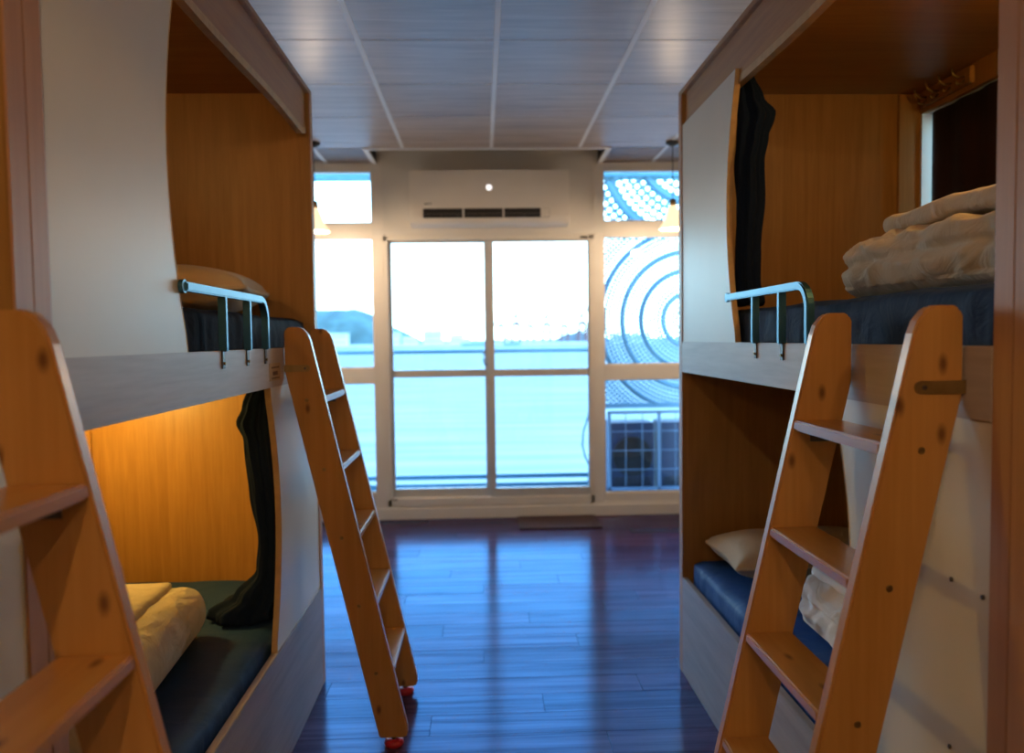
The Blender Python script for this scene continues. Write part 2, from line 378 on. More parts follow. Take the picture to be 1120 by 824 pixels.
# ------------------------------------------------------------------ ceiling
RX0, RX1, RY0 = -0.768, 0.884, 5.509       # recess over the air conditioner
ce = MB()
ce.box(WL-0.1, WR+0.1, YBACK-0.1, RY0, HCEIL+0.02, HCEIL+0.08)
ce.box(WL-0.1, RX0, RY0, YW+0.1, HCEIL+0.02, HCEIL+0.08).box(RX1, WR+0.1, RY0, YW+0.1, HCEIL+0.02, HCEIL+0.08)
ce = struct(ce.build('ceiling', 'grid', None))
T = 0.606; TX0 = 0.082-3*T
TY = [3.5276+k*0.6018 for k in range(-10, 5)]
tile_mesh = {}
def tile(x0, x1, y0, y1):
    x0 = max(x0, WL); x1 = min(x1, WR); y0 = max(y0, YBACK); y1 = min(y1, YW)
    if x1-x0 < 0.05 or y1-y0 < 0.03: return
    k = (round(x1-x0, 3), round(y1-y0, 3))
    gx, gy, c = 0.010, 0.003, 0.003
    if k not in tile_mesh:
        a, b = k
        vs = [(gx,gy,.016),(a-gx,gy,.016),(a-gx,b-gy,.016),(gx,b-gy,.016),(gx,gy,c),(a-gx,gy,c),(a-gx,b-gy,c),(gx,b-gy,c),
              (gx+c,gy+c,0),(a-gx-c,gy+c,0),(a-gx-c,b-gy-c,0),(gx+c,b-gy-c,0)]
        fs = [(0,1,2,3),(8,11,10,9)]
        for q in (0, 4):
            for j in range(4): fs.append((q+j, q+(j+1) % 4, q+4+(j+1) % 4, q+4+j))
        o = MB().add(vs, fs).build('ceiling_tile', 'tile', None); tile_mesh[k] = o.data
    else:
        o = bpy.data.objects.new('ceiling_tile', tile_mesh[k]); COL.objects.link(o)
    o.parent = ce; o.location = (x0, y0, HCEIL)
for i in range(7):
    xa = TX0+(i-0)*T
    for j in range(len(TY)):
        ya = TY[j]; yb = TY[j+1] if j+1 < len(TY) else YW
        if ya >= RY0-0.2 and j == len(TY)-1 or yb > RY0:
            # last strip: cut around the recess
            tile(xa, xa+T, ya, RY0-0.02)
            if xa+T <= RX0+0.25: tile(xa, min(xa+T, RX0-0.012), RY0-0.02, YW)
            elif xa < RX0: tile(xa, RX0-0.012, RY0-0.02, YW)
            if xa >= RX1-0.25: tile(max(xa, RX1+0.012), xa+T, RY0-0.02, YW)
            elif xa+T > RX1: tile(RX1+0.012, xa+T, RY0-0.02, YW)
        else:
            tile(xa, xa+T, ya, yb)
tile(WL, TX0, YBACK, RY0) if TX0-WL > .05 else None
for i in range(8):
    gx = TX0+i*T
    if WL < gx < WR:
        ye = RY0 if RX0 < gx < RX1 else YW
        box('grid_bar', 'grid', ce, gx-0.012, gx+0.012, YBACK, ye, HCEIL-0.002, HCEIL+0.018)
for ya in TY:
    if YBACK < ya < RY0: box('grid_bar', 'grid', ce, WL, WR, ya-0.002, ya+0.002, HCEIL+0.0005, HCEIL+0.018)
# recess sides and edging
rc = MB()
rc.box(RX0-0.02, RX0, RY0, YW, HCEIL+0.0, 3.05).box(RX1, RX1+0.02, RY0, YW, HCEIL+0.0, 3.05)
rc.box(RX0-0.02, RX1+0.02, RY0-0.02, RY0, HCEIL+0.0, 3.05).box(RX0-0.02, RX1+0.02, RY0-0.02, YW, 3.03, 3.06)
rc.build('recess_lining', 'wall', ce)
box('recess_edging', 'grid', ce, RX0-0.03, RX0+0.006, RY0-0.03, YW, HCEIL-0.008, HCEIL+0.0, 0.002)
box('recess_edging', 'grid', ce, RX1-0.006, RX1+0.03, RY0-0.03, YW, HCEIL-0.008, HCEIL+0.0, 0.002)
box('recess_edging', 'grid', ce, RX0, RX1, RY0-0.03, RY0+0.004, HCEIL-0.008, HCEIL+0.0, 0.002)

# ------------------------------------------------------------------ window wall
WD = 0.09
PXL0, PXL1 = -0.808, -0.722       # post left of the door
PXR0, PXR1 = 0.838, 0.924         # post right of the door
wf = MB()
wf.box(WL, WR, YW, YW+WD, -0.08, 0.10)                         # kerb below all windows
wf.box(PXL0, PXL1, YW, YW+WD, 0.10, 3.05).box(PXR0, PXR1, YW, YW+WD, 0.10, 3.05)
wfo = struct(wf.build('wall_front', 'frame', None, 0.004))
box('wall_over_door', 'wall', wfo, PXL1, PXR0, YW, YW+WD, 2.125, 3.05)
struct(box('trim_1', 'frame', None, WL, WR, YW-0.022, YW, 0.0, 0.085, 0.004))
struct(box('trim_2', 'wall', None, PXL0, PXR1, YW-0.012, YW, 2.135, 2.185, 0.003))
def bay(name, x0, x1, zb):
    w = struct_root(name, ((x0+x1)/2, YW+0.04, zb))
    y0, y1 = YW+0.008, YW+0.075
    spans = [(zb, 1.028), (1.145, 2.107), (2.226, 2.600)]
    for (a, b) in ((0.10, zb), (1.028, 1.145), (2.107, 2.226), (2.600, HCEIL+0.02)):
        box('frame_rail', 'frame', w, x0, x1, y0, y1, a, b, 0.004)
    for (a, b) in spans:
        box('pane', 'glass', w, x0, x1, YW+0.040, YW+0.045, a, b)
        box('glazing_bead', 'frame', w, x0, x1, YW+0.028, YW+0.040, a, a+0.010)
        box('glazing_bead', 'frame', w, x0, x0+.008, YW+0.028, YW+0.040, a, b)
        box('glazing_bead', 'frame', w, x1-.008, x1, YW+0.028, YW+0.040, a, b)
bay('window_1', WL, PXL0, 0.20)
bay('window_2', PXR1, WR, 0.165)

# sliding door
dr = struct_root('door_1', (0.06, YW+0.04, 0.10))
for (a, b, c, d) in ((PXL1, PXL1+0.028, 0.10, 2.125), (PXR0-0.028, PXR0, 0.10, 2.125), (PXL1, PXR0, 2.095, 2.125), (PXL1, PXR0, 0.10, 0.155)):
    box('door_frame', 'frame', dr, a, b, YW-0.006, YW+0.085, c, d, 0.003)
def leaf(x0, x1, gx0, gx1, yy, zb):
    lf = box('door_leaf', 'alu', dr, x0, gx0, yy, yy+0.03, 0.155, 2.095, 0.003)
    for (a, b, c, d) in ((gx1, x1, 0.155, 2.095), (gx0, gx1, 2.078, 2.095), (gx0, gx1, 0.155, zb), (gx0, gx1, 1.070, 1.124)):
        box('leaf_bar', 'alu', lf, a, b, yy, yy+0.03, c, d, 0.003)
    box('pane', 'glass', lf, gx0, gx1, yy+0.012, yy+0.017, zb, 1.070)
    box('pane', 'glass', lf, gx0, gx1, yy+0.012, yy+0.017, 1.124, 2.078)
    return lf
lfa = leaf(-0.694, 0.058, -0.672, 0.020, YW+0.045, 0.222)
lfb = leaf(0.050, 0.810, 0.092, 0.800, YW+0.008, 0.222)
h = MB(); h.tube([(0.018, YW+0.040, 1.255), (0.012, YW+0.022, 1.25), (0.010, YW+0.020, 1.19), (0.018, YW+0.012, 1.165), (0.034, YW+0.012, 1.16)], 0.008, 8)
h.build('latch', 'steel', lfa, smooth=True)
box('stopper', 'rubber', dr, 0.745, 0.805, YW-0.012, YW-0.004, 2.100, 2.116)
box('stopper', 'rubber', dr, -0.690, -0.655, YW-0.008, YW-0.004, 0.145, 0.152)

# ------------------------------------------------------------------ bunk beds
ZR0, ZR1 = 1.215, 1.335           # upper rail
ZB = 0.390                        # lower front board
ZH0, ZH1, ZTOP = 2.150, 2.300, 2.320
TH = 0.045
def curve_edge(y_tip, y_mid, z0, z1, n=18):
    pts = []
    for i in range(n+1):
        t = i/n; z = z0+(z1-z0)*t
        s = max(0.0, math.sin(math.pi*min(1, max(0, (t-0.03)/0.94))))**0.85
        pts.append((y_tip+(y_mid-y_tip)*s, z))
    return pts
def bunk(side, face, y0, y1, label, up_at_near, window=False, guard=None, screws=()):
    """side +1: bed lies towards +X of its face; up_at_near: upper privacy panel stands at the end nearer the camera"""
    X = lambda d: face+side*d
    b = thing('bunk_bed', label, 'bunk bed', ((X(0)+X(DEPTH))/2, (y0+y1)/2, 0))
    back = DEPTH
    for (a, c) in ((y0, y0+TH), (y1-TH, y1)):
        ep = box('end_panel', 'panel_wood', b, X(0.004), X(back), a, c, 0, ZTOP-0.02, 0.002)
        box('edge_band', 'edge', ep, X(0.0), X(0.004), a+.001, c-.001, 0, ZTOP-0.02)
    # back panel
    mb = MB()
    ya, yb = y0+TH, y1-TH
    if window:
        mb.box(X(back), X(back+0.02), ya, yb, 0.0, WIN_Z0).box(X(back), X(back+0.02), ya, yb, WIN_Z1, ZTOP-0.02)
        mb.box(X(back), X(back+0.02), ya, WIN_Y0, WIN_Z0, WIN_Z1).box(X(back), X(back+0.02), WIN_Y1, yb, WIN_Z0, WIN_Z1)
    else:
        mb.box(X(back), X(back+0.02), ya, yb, 0.0, ZTOP-0.02)
    mb.build('back_panel', 'panel_wood', b)
    # corner strips at the back of the end panels
    for yy, sg in ((ya, 1), (yb, -1)):
        box('corner_strip', 'panel_wood', b, X(back-0.085), X(back), yy, yy+sg*0.014, ZB, ZR0-0.03, 0.002)
        box('corner_strip', 'panel_wood', b, X(back-0.085), X(back), yy, yy+sg*0.014, ZR1+0.0, ZTOP-0.024, 0.002)
    box('top_panel', 'beech_x', b, X(0.0), X(back+0.02), y0, y1, ZTOP-0.02, ZTOP, 0.002)
    # header with a gently waved lower edge
    pts = [(ya, ZH1), (yb, ZH1)]
    n = 28
    for i in range(n+1):
        t = i/n; yy = yb+(ya-yb)*t
        wv = 0.014*math.sin(6.5*t+0.4) - 0.012*math.cos(3.1*t) + (0.020 if i in (0, n) else 0)
        pts.append((yy, ZH0+wv))
    hd = MB().prism(pts, 'x', X(0.016), X(0.036)).build('header', 'beech_y', b)
    lip = MB()
    low = pts[2:]
    lip.tube([(X(0.026), p[0], p[1]-0.003) for p in low], 0.0115, 4, square=(0, 0, 1))
    lip.build('edge_band', 'tan_edge', hd)
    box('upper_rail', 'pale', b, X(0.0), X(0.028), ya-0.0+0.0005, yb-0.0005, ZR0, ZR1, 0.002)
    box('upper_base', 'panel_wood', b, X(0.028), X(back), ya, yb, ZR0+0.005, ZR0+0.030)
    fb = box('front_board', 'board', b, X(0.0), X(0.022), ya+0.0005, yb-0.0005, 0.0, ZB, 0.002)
    box('lower_base', 'panel_wood', b, X(0.022), X(back), ya, yb, 0.200, 0.225)
    # privacy panels, one above and one below, with concave free edges
    def privacy(near, z0, z1):
        if near: yfix, yt, ym, s = ya, y0+0.600, y0+0.515, 1
        else: yfix, yt, ym, s = yb, y1-0.695, y1-0.605, -1
        ed = curve_edge(yt, ym, z0, z1)
        poly = [(yfix, z0)] + ed + [(yfix, z1)]
        pp = MB().prism(poly, 'x', X(0.004), X(0.020)).build('privacy_panel', 'white_panel', b)
        e = MB()
        for i in range(len(ed)-1):
            (p, q), (r, t_) = ed[i], ed[i+1]
            e.add([(X(0.003), p, q), (X(0.0215), p, q), (X(0.0215), r, t_), (X(0.003), r, t_),
                   (X(0.003), p+s*0.0025, q), (X(0.0215), p+s*0.0025, q), (X(0.0215), r+s*0.0025, t_), (X(0.003), r+s*0.0025, t_)],
                  [(0,1,2,3),(4,5,6,7),(0,1,5,4),(1,2,6,5),(2,3,7,6),(3,0,4,7)])
        e.build('edge_band', 'tan_edge', pp)
        return pp
    up = privacy(up_at_near, ZR1, ZH0+0.03)
    lo = privacy(not up_at_near, ZB, ZR0)
    for (yy, zz) in screws:
        MB().lathe([(0.0, -0.004), (0.0042, -0.003), (0.0042, 0.003), (0.0, 0.003)], (X(0.004), yy, zz), 10, axis='x').build('screw', 'steel', lo)
    # foot guard rail of the upper bunk
    if guard:
        gy0, gy1 = guard           # fixed end at panel, free end (bends down)
        s = 1 if gy1 > gy0 else -1
        zt = 1.478; r = 0.060; hx = X(-0.004)
        path = [(hx, gy0, zt)]
        for k in range(9):
            a = math.pi/2*k/8
            path.append((hx, gy1-s*r+s*r*math.sin(a), zt-r+r*math.cos(a)))
        path.append((hx, gy1, ZR1-0.002))
        g = MB().tube(path, 0.010, square=(side, 0, 0)).build('guard_rail', 'guard', b, 0.003)
        for t in (0.40, 0.72):
            yy = gy0+(gy1-gy0)*t
            box('upright', 'guard', g, hx-0.010, hx+0.010, yy-0.008, yy+0.008, ZR1-0.002, zt-0.009, 0.002)
        for t in (0.40, 0.72, 1.0):
            yy = gy0+(gy1-gy0)*t
            box('mounting_tab', 'steel', g, X(-0.004), X(-0.0005), yy-0.009, yy+0.009, ZR1-0.045, ZR1+0.003, 0.001)
            MB().lathe([(0.0, -0.003), (0.004, -0.003), (0.004, 0.003), (0.0, 0.003)], (X(-0.005), yy, ZR1-0.032), 8, axis='x').build('screw', 'brass', g)
        MB().lathe([(0.0, -0.006), (0.015, -0.006), (0.015, 0.004), (0.0, 0.004)], (hx, gy0, zt), 14, axis='x').build('end_plate', 'guard', g)
    return b
bl = bunk(-1, XL, PL0, PL1, 'wooden bunk bed on the left, its lower berth glowing yellow', True, guard=(1.735, 2.375))
br = bunk(1, XR, PR0, PR1, 'wooden bunk bed on the right with brass coat hooks in its upper berth', False, window=True,
          guard=(2.505, 1.875), screws=((1.299, 0.937), (1.214, 0.934), (1.297, 0.646))) 
bl2 = bunk(-1, XL, PL0-1.962, PL0-0.002, 'nearest wooden bunk bed, cut by the left edge behind the close ladder', True)
br2 = bunk(1, XR, PR0-2.002, PR0-0.002, 'nearest wooden bunk bed, only its upright showing at the right edge', False)

# printed label on the far end of the left upper rail
lb = box('rail_label', 'label', bl, XL-0.0002, XL+0.0012, 2.42, 2.545, ZR0+0.020, ZR1-0.045)
for (a, c, zz, hh) in ((2.44, 2.53, 1.276, 0.005), (2.455, 2.51, 1.258, 0.012), (2.44, 2.53, 1.243, 0.004)):
    box('print_line', 'ink', lb, XL+0.0012, XL+0.0018, a, c, zz-hh/2, zz+hh/2)

# hook rack in the upper right berth
XB = XR+DEPTH
rk = box('hook_rack', 'beech_y', br, XB-0.018, XB, 2.745, 3.06, 2.232, 2.290, 0.003)
for k in range(4):
    yy = 3.02-k*0.08
    MB().tube([(XB-0.018, yy, 2.262), (XB-0.040, yy, 2.258), (XB-0.058, yy, 2.268), (XB-0.066, yy, 2.292)], 0.0045, 8).build('hook', 'brass', rk, smooth=True)
    MB().tube([(XB-0.018, yy, 2.250), (XB-0.030, yy, 2.236), (XB-0.044, yy, 2.236), (XB-0.048, yy, 2.246)], 0.004, 8).build('hook', 'brass', rk, smooth=True)

# dark blind in front of the window behind the upper right berth
bd = MB(); nb = 40
by0, by1 = WIN_Y0+0.004, WIN_Y1-0.034
vs = []
for i in range(nb+1):
    yy = by0+(by1-by0)*i/nb
    xx = XB+0.030+0.006*math.sin(i*1.1)
    vs += [(xx, yy, WIN_Z0-0.0), (xx, yy, WIN_Z1-0.002), (xx+0.003, yy, WIN_Z1-0.002), (xx+0.003, yy, WIN_Z0)]
fs = []
for i in range(nb):
    for k in range(4): fs.append((i*4+k, i*4+(k+1) % 4, i*4+4+(k+1) % 4, i*4+4+k))
fs += [(0,1,2,3), tuple(nb*4+k for k in (3,2,1,0))]
tag(bd.add(vs, fs).build('window_blind', 'blind', None, smooth=True, org=(XB+0.03, (by0+by1)/2, WIN_Z0)),
    'dark brown blind over the window behind the upper right berth', 'blind')

# ------------------------------------------------------------------ ladders
def ladder(side, face, yn, label):
    X = lambda d: face-side*d            # d: distance out from the bed face into the aisle
    W, S, TT = 0.418, 0.225, 0.028
    l = thing('ladder', label, 'ladder', (X(0.28), yn+W/2, 0), 'pine bunk ladders')
    zk = 1.255; w = 0.107; z0 = 0.028
    g = 0.004
    bk = lambda z: g+max(0.0, (zk-z)*S)      # back edge distance
    fr = lambda z: g+(zk-z)*S+w
    zt = 1.402
    poly = [(bk(z0)+0.004, z0), (fr(z0)-0.018, z0), (fr(z0+0.02)-0.004, z0+0.012), (fr(z0+0.04), z0+0.04),
            (fr(zt-0.045), zt-0.045), (fr(zt-0.03)-0.004, zt-0.025), (fr(zt-0.01)-0.013, zt-0.008), (fr(zt)-0.024, zt),
            (g+0.016, zt), (g+0.005, zt-0.006), (g, zt-0.018), (g, zk)]
    for yy in (yn, yn+W-TT):
        MB().prism([(X(a), b) for a, b in poly], 'y', yy, yy+TT).build('stile', 'pine', l, 0.004)
    for k in range(5):
        zz = 1.175-k*0.2285
        tr = box('tread', 'pine_y', l, X(fr(zz)-0.100), X(fr(zz)+0.001), yn+TT, yn+W-TT, zz-0.022, zz, 0.004)
        for yy, sg in ((yn+TT, 1), (yn+W-TT, -1)):
            a, c = X(fr(zz)-0.075), X(fr(zz)-0.035)
            mb = MB().box(a, c, yy, yy+sg*0.003, zz-0.046, zz-0.022).box(a, c, yy, yy+sg*0.028, zz-0.0255, zz-0.022)
            mb.build('angle_bracket', 'steel', tr)
        for yy in (yn, yn+W):
            MB().lathe([(0.0, -0.0015), (0.0052, -0.0015), (0.0062, 0.0), (0.0052, 0.0015), (0.0, 0.0015)],
                       (X(fr(zz)-0.057), yy, zz-0.011), 12, axis='y').build('bolt', 'brass', l)
    for yy, sg in ((yn, -1), (yn+W, 1)):
        zc = 1.268
        n = 8; x0 = fr(zc)-0.022
        pts = [(X(-0.0+0.001), zc-0.011), (X(-0.0+0.001), zc+0.011), (X(x0-0.011), zc+0.011)]
        pts += [(X(x0-0.011+0.011*math.sin(math.pi*i/n)), zc+0.011*math.cos(math.pi*i/n)) for i in range(1, n)]
        pts += [(X(x0-0.011), zc-0.011)]
        st = MB().prism(pts, 'y', yy, yy+sg*0.003).build('strap', 'brass', l)
        MB().lathe([(0.0, -0.002), (0.004, -0.002), (0.004, 0.002), (0.0, 0.002)], (X(x0-0.016), yy+sg*0.003, zc), 10, axis='y').build('screw', 'steel', st)
    for yy in (yn+TT/2, yn+W-TT/2):
        cx = X((bk(0.02)+fr(0.02))/2-0.004)
        ft = MB().lathe([(0.0, 0.0), (0.030, 0.0), (0.033, 0.006), (0.030, 0.018), (0.016, 0.022), (0.0, 0.022)], (cx, yy, 0), 18).build('rubber_foot', 'red', l, smooth=True)
        MB().lathe([(0.0, 0.0), (0.009, 0.0), (0.009, 0.016), (0.0, 0.016)], (cx, yy, 0.020), 10).build('foot_bolt', 'steel', ft)
    return l
ladder(1, XR, 1.263, 'knotty pine ladder leaning on the right bunk bed')
ladder(-1, XL, 2.590, 'knotty pine ladder with red rubber feet at the far end of left bunk')
ladder(-1, XL, 0.655, 'pine ladder close to the camera, cut off by the left edge')

# ------------------------------------------------------------------ bedding
def soft(half, r, n, fn=None):
    """rounded, subdivided box; returns verts and faces; n = subdivisions per axis (x, y, z)"""
    idx = {}; vs = []; fs = []
    hx, hy, hz = half
    def vert(i, j, k):
        key = (i, j, k)
        if key not in idx:
            p = Vector((hx*(2*i/n[0]-1), hy*(2*j/n[1]-1), hz*(2*k/n[2]-1)))
            rr = min(r, hx, hy, hz)
            q = Vector((max(-hx+rr, min(hx-rr, p.x)), max(-hy+rr, min(hy-rr, p.y)), max(-hz+rr, min(hz-rr, p.z))))
            d = p-q
            w = q+d.normalized()*rr if d.length > 1e-9 else p
            if fn: w = fn(w, Vector((2*i/n[0]-1, 2*j/n[1]-1, 2*k/n[2]-1)))
            idx[key] = len(vs); vs.append(w)
        return idx[key]
    for i in range(n[0]):
        for j in range(n[1]):
            for k in (0, n[2]): fs.append((vert(i,j,k), vert(i+1,j,k), vert(i+1,j+1,k), vert(i,j+1,k)))
    for i in range(n[0]):
        for k in range(n[2]):
            for j in (0, n[1]): fs.append((vert(i,j,k), vert(i+1,j,k), vert(i+1,j,k+1), vert(i,j,k+1)))
    for j in range(n[1]):
        for k in range(n[2]):
            for i in (0, n[0]): fs.append((vert(i,j,k), vert(i,j+1,k), vert(i,j+1,k+1), vert(i,j,k+1)))
    return vs, fs
def softobj(name, mat, c, half, r, n, fn=None, rz=0.0, rx=0.0, ry=0.0, parent=None):
    vs, fs = soft(half, r, n, fn)
    R = Matrix.Rotation(rz, 3, 'Z') @ Matrix.Rotation(ry, 3, 'Y') @ Matrix.Rotation(rx, 3, 'X')
    vs = [R @ v + Vector(c) for v in vs]
    if parent is None:
        zmin = min(v.z for v in vs)
        return MB().add(vs, fs).build(name, mat, None, smooth=True, org=(c[0], c[1], zmin))
    return MB().add(vs, fs).build(name, mat, parent, smooth=True)
def nz(x, y, z): return noise.noise(Vector((x, y, z)))
def mattress(side, face, y0, y1, z0, z1, mat, label, out=0.0, seed=0.0):
    x0, x1 = face+side*(0.030-out), face+side*(DEPTH-0.004)
    cx, cy, cz = (x0+x1)/2, (y0+y1)/2, (z0+z1)/2
    half = (abs(x1-x0)/2, (y1-y0)/2, (z1-z0)/2)
    def fn(w, u):
        wy = w.y*15+seed
        front = max(0.0, -side*u.x)**6
        top = max(0.0, u.z)**6
        d = 0.007*nz(wy, w.z*4+w.y*3, seed)+0.004*nz(wy*2.3, w.z*6, seed+3)
        w = w.copy()
        w.x += side*(0.005*front-abs(d)*front*1.2)
        w.z += top*(0.006*nz(w.x*5, w.y*4, seed+5)+0.003*nz(w.x*13+w.y*5, w.y*9, seed)) - 0.007*top
        w.z += (1-top)*0.0 
        return w
    o = softobj('mattress', mat, (cx, cy, cz), half, 0.035, (22, 110, 10), fn)
    return tag(o, label, 'mattress', 'bunk mattresses')
ML = (PL0+TH+0.012, PL1-TH-0.012); MR = (PR0+TH+0.012, PR1-TH-0.012)
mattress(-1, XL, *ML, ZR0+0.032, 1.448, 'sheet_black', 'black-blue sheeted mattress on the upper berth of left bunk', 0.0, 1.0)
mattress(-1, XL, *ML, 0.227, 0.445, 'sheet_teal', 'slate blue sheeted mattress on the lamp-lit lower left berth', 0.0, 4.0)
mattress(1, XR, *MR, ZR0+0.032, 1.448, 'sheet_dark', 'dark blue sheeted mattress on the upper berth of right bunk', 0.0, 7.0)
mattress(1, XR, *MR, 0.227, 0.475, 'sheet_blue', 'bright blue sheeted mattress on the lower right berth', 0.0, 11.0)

def duvet(name, mat, c, half, label, rz=0.0, seed=0.0, amp=1.0, ry=0.0, flap=None, res=(56, 72, 26), rx=0.0, crease=0.022):
    t = thing(name, label, 'duvet', (c[0], c[1], c[2]-half[2]), 'folded duvets')
    def fn(w, u):
        w = w.copy()
        n1 = nz(w.x*5+seed, w.y*5, w.z*5); n2 = nz(w.x*11, w.y*12+seed, w.z*10+seed); n3 = nz(w.x*26+seed, w.y*24, w.z*22)
        rg = (0.5-abs(nz(w.x*9+seed+3, w.y*9, w.z*14)))*max(0, amp-0.5)
        d = amp*(0.018*n1+0.011*n2+0.005*n3)+0.050*rg-0.014*amp
        nn = Vector((u.x**3, u.y**3, u.z**3))
        if nn.length > 0: nn.normalize()
        if u.z < -0.9: d = 0
        w += nn*d
        # sag between two stacked layers: a crease around the waist
        cr = math.exp(-((u.z-0.10)/0.16)**2)*max(abs(u.x), abs(u.y))**8
        w.x -= cr*crease*math.copysign(1, u.x)*abs(u.x)**6; w.y -= cr*0.0*math.copysign(1, u.y)
        return w
    softobj('duvet_body', mat, c, half, min(half)*0.95, res, fn, rz=rz, ry=ry, rx=rx, parent=t)
    if flap:
        fc, fh, frz, fry = flap
        def fn2(w, u):
            w = w.copy(); nn = Vector((u.x**3, u.y**3, u.z**3)); nn.normalize() if nn.length else None
            w += nn*amp*(0.010*nz(w.x*7+seed, w.y*7, w.z*9+2)+0.005*nz(w.x*18, w.y*18+seed, w.z*9))
            w.z += 0.012*nz(w.x*4+seed, w.y*4, 1.7)
            return w
        softobj('folded_flap', mat, fc, fh, fh[2]*0.95, (26, 30, 6), fn2, rz=frz, ry=fry, parent=t)
    return t
duvet('folded_duvet', 'duvet', (1.29, 1.68, 1.447+0.082), (0.34, 0.46, 0.082), 'big cream duvet folded on the upper right berth', rz=0.0, seed=2.0, amp=1.0,
      flap=((1.34, 1.62, 1.632), (0.30, 0.40, 0.026), 0.05, 0.0))
duvet('folded_duvet', 'duvet', (-1.075, 2.02, 0.446+0.086), (0.25, 0.46, 0.086), 'cream duvet folded on the lamp-lit lower left berth', rz=0.08, seed=5.0, amp=0.45,
      crease=0.0, flap=((-1.13, 2.02, 0.612), (0.20, 0.42, 0.020), 0.08, 0.0))
duvet('folded_duvet', 'duvet_white', (1.22, 2.00, 0.476+0.080), (0.29, 0.36, 0.080), 'white duvet folded on the blue lower right berth, seen through the ladder', rz=0.0, seed=9.0, amp=1.2,
      flap=((1.25, 2.05, 0.637), (0.25, 0.32, 0.026), 0.05, 0.0))
def pillow(mat, c, half, label, rz=0.0, rx=0.0, ry=0.0, seed=0.0):
    def fn(w, u):
        w = w.copy()
        ex = (1-abs(u.x)**3.2)*(1-abs(u.y)**3.2)
        w.z *= 0.10+0.90*max(0.0, ex)**0.55
        w.x *= 1-0.09*(1-abs(u.y)**2)*abs(u.x)**2*0.8
        w.y *= 1-0.09*(1-abs(u.x)**2)*abs(u.y)**2*0.8
        w.z += 0.010*nz(w.x*6+seed, w.y*6, seed)*(0.3+ex)
        return w
    o = softobj('pillow', mat, c, half, 0.03, (28, 28, 8), fn, rz=rz, rx=rx, ry=ry)
    return tag(o, label, 'pillow', 'pillows')
pillow('pillow', (-1.08, 2.74, 1.448+0.082), (0.32, 0.23, 0.085), 'cream pillow on the upper berth of left bunk behind guard rail', rz=0.1, seed=3)
pillow('pillow', (1.19, 2.86, 0.475+0.071), (0.33, 0.20, 0.075), 'cream pillow on the blue lower right berth', rz=0.0, seed=6)

# ------------------------------------------------------------------ curtains (gathered, hanging)
def curtain(spine, label, seed, pleats=6, nz_=60, foot=None):
    """spine: list of (z, cx, cy, rx, ry) - a gathered, pleated bundle of cloth"""
    mb = MB(); nt_ = 120; vs = []; fs = []
    zs = [s[0] for s in spine]
    def at(z):
        for i in range(len(spine)-1):
            a, b = spine[i], spine[i+1]
            if a[0] >= z >= b[0]:
                t = (a[0]-z)/(a[0]-b[0]); t = t*t*(3-2*t)
                return [a[k]+(b[k]-a[k])*t for k in range(1, 5)]
        return list(spine[-1][1:])
    for j in range(nz_+1):
        z = zs[0]+(zs[-1]-zs[0])*j/nz_
        cx, cy, rx, ry = at(z)
        for i in range(nt_):
            a = 2*math.pi*i/nt_
            ph = pleats*a+1.4*nz(z*2.2, seed, a*0.3)*2
            k = 1+0.11*math.sin(ph)+0.05*math.sin(2.7*ph+1)+0.16*nz(math.cos(a)*2, math.sin(a)*2, z*5+seed)
            vs.append((cx+rx*k*math.cos(a), cy+ry*k*math.sin(a), z+0.006*math.sin(ph)))
    for j in range(nz_):
        for i in range(nt_):
            fs.append((j*nt_+i, j*nt_+(i+1) % nt_, (j+1)*nt_+(i+1) % nt_, (j+1)*nt_+i))
    fs += [tuple(range(nt_)), tuple(nz_*nt_+k for k in range(nt_-1, -1, -1))]
    mb.add(vs, fs)
    o = mb.build('curtain', 'navy_cloth', None, smooth=True, org=(spine[-1][1], spine[-1][2], zs[-1]))
    return tag(o, label, 'curtain', 'berth curtains')
curtain([(2.175, 0.848, 2.53, 0.020, 0.040), (2.10, 0.865, 2.53, 0.036, 0.05), (2.05, 0.885, 2.53, 0.055, 0.06), (1.98, 0.872, 2.53, 0.046, 0.055), (1.90, 0.862, 2.53, 0.042, 0.055),
         (1.78, 0.868, 2.53, 0.044, 0.055), (1.62, 0.858, 2.53, 0.036, 0.05), (1.52, 0.858, 2.53, 0.034, 0.05), (1.455, 0.865, 2.53, 0.042, 0.055)],
        'navy curtain bunched up at the upper right berth', 2.0)
lc = curtain([(1.205, -0.725, 2.62, 0.036, 0.04), (1.14, -0.735, 2.62, 0.046, 0.05), (1.085, -0.745, 2.62, 0.058, 0.055), (1.03, -0.738, 2.62, 0.045, 0.05), (0.85, -0.728, 2.62, 0.040, 0.05), (0.70, -0.718, 2.62, 0.028, 0.05),
         (0.60, -0.722, 2.62, 0.034, 0.06), (0.52, -0.755, 2.62, 0.072, 0.075), (0.470, -0.80, 2.62, 0.110, 0.09), (0.448, -0.80, 2.62, 0.115, 0.095)],
        'navy curtain hanging down onto the lower left berth mattress', 6.0)

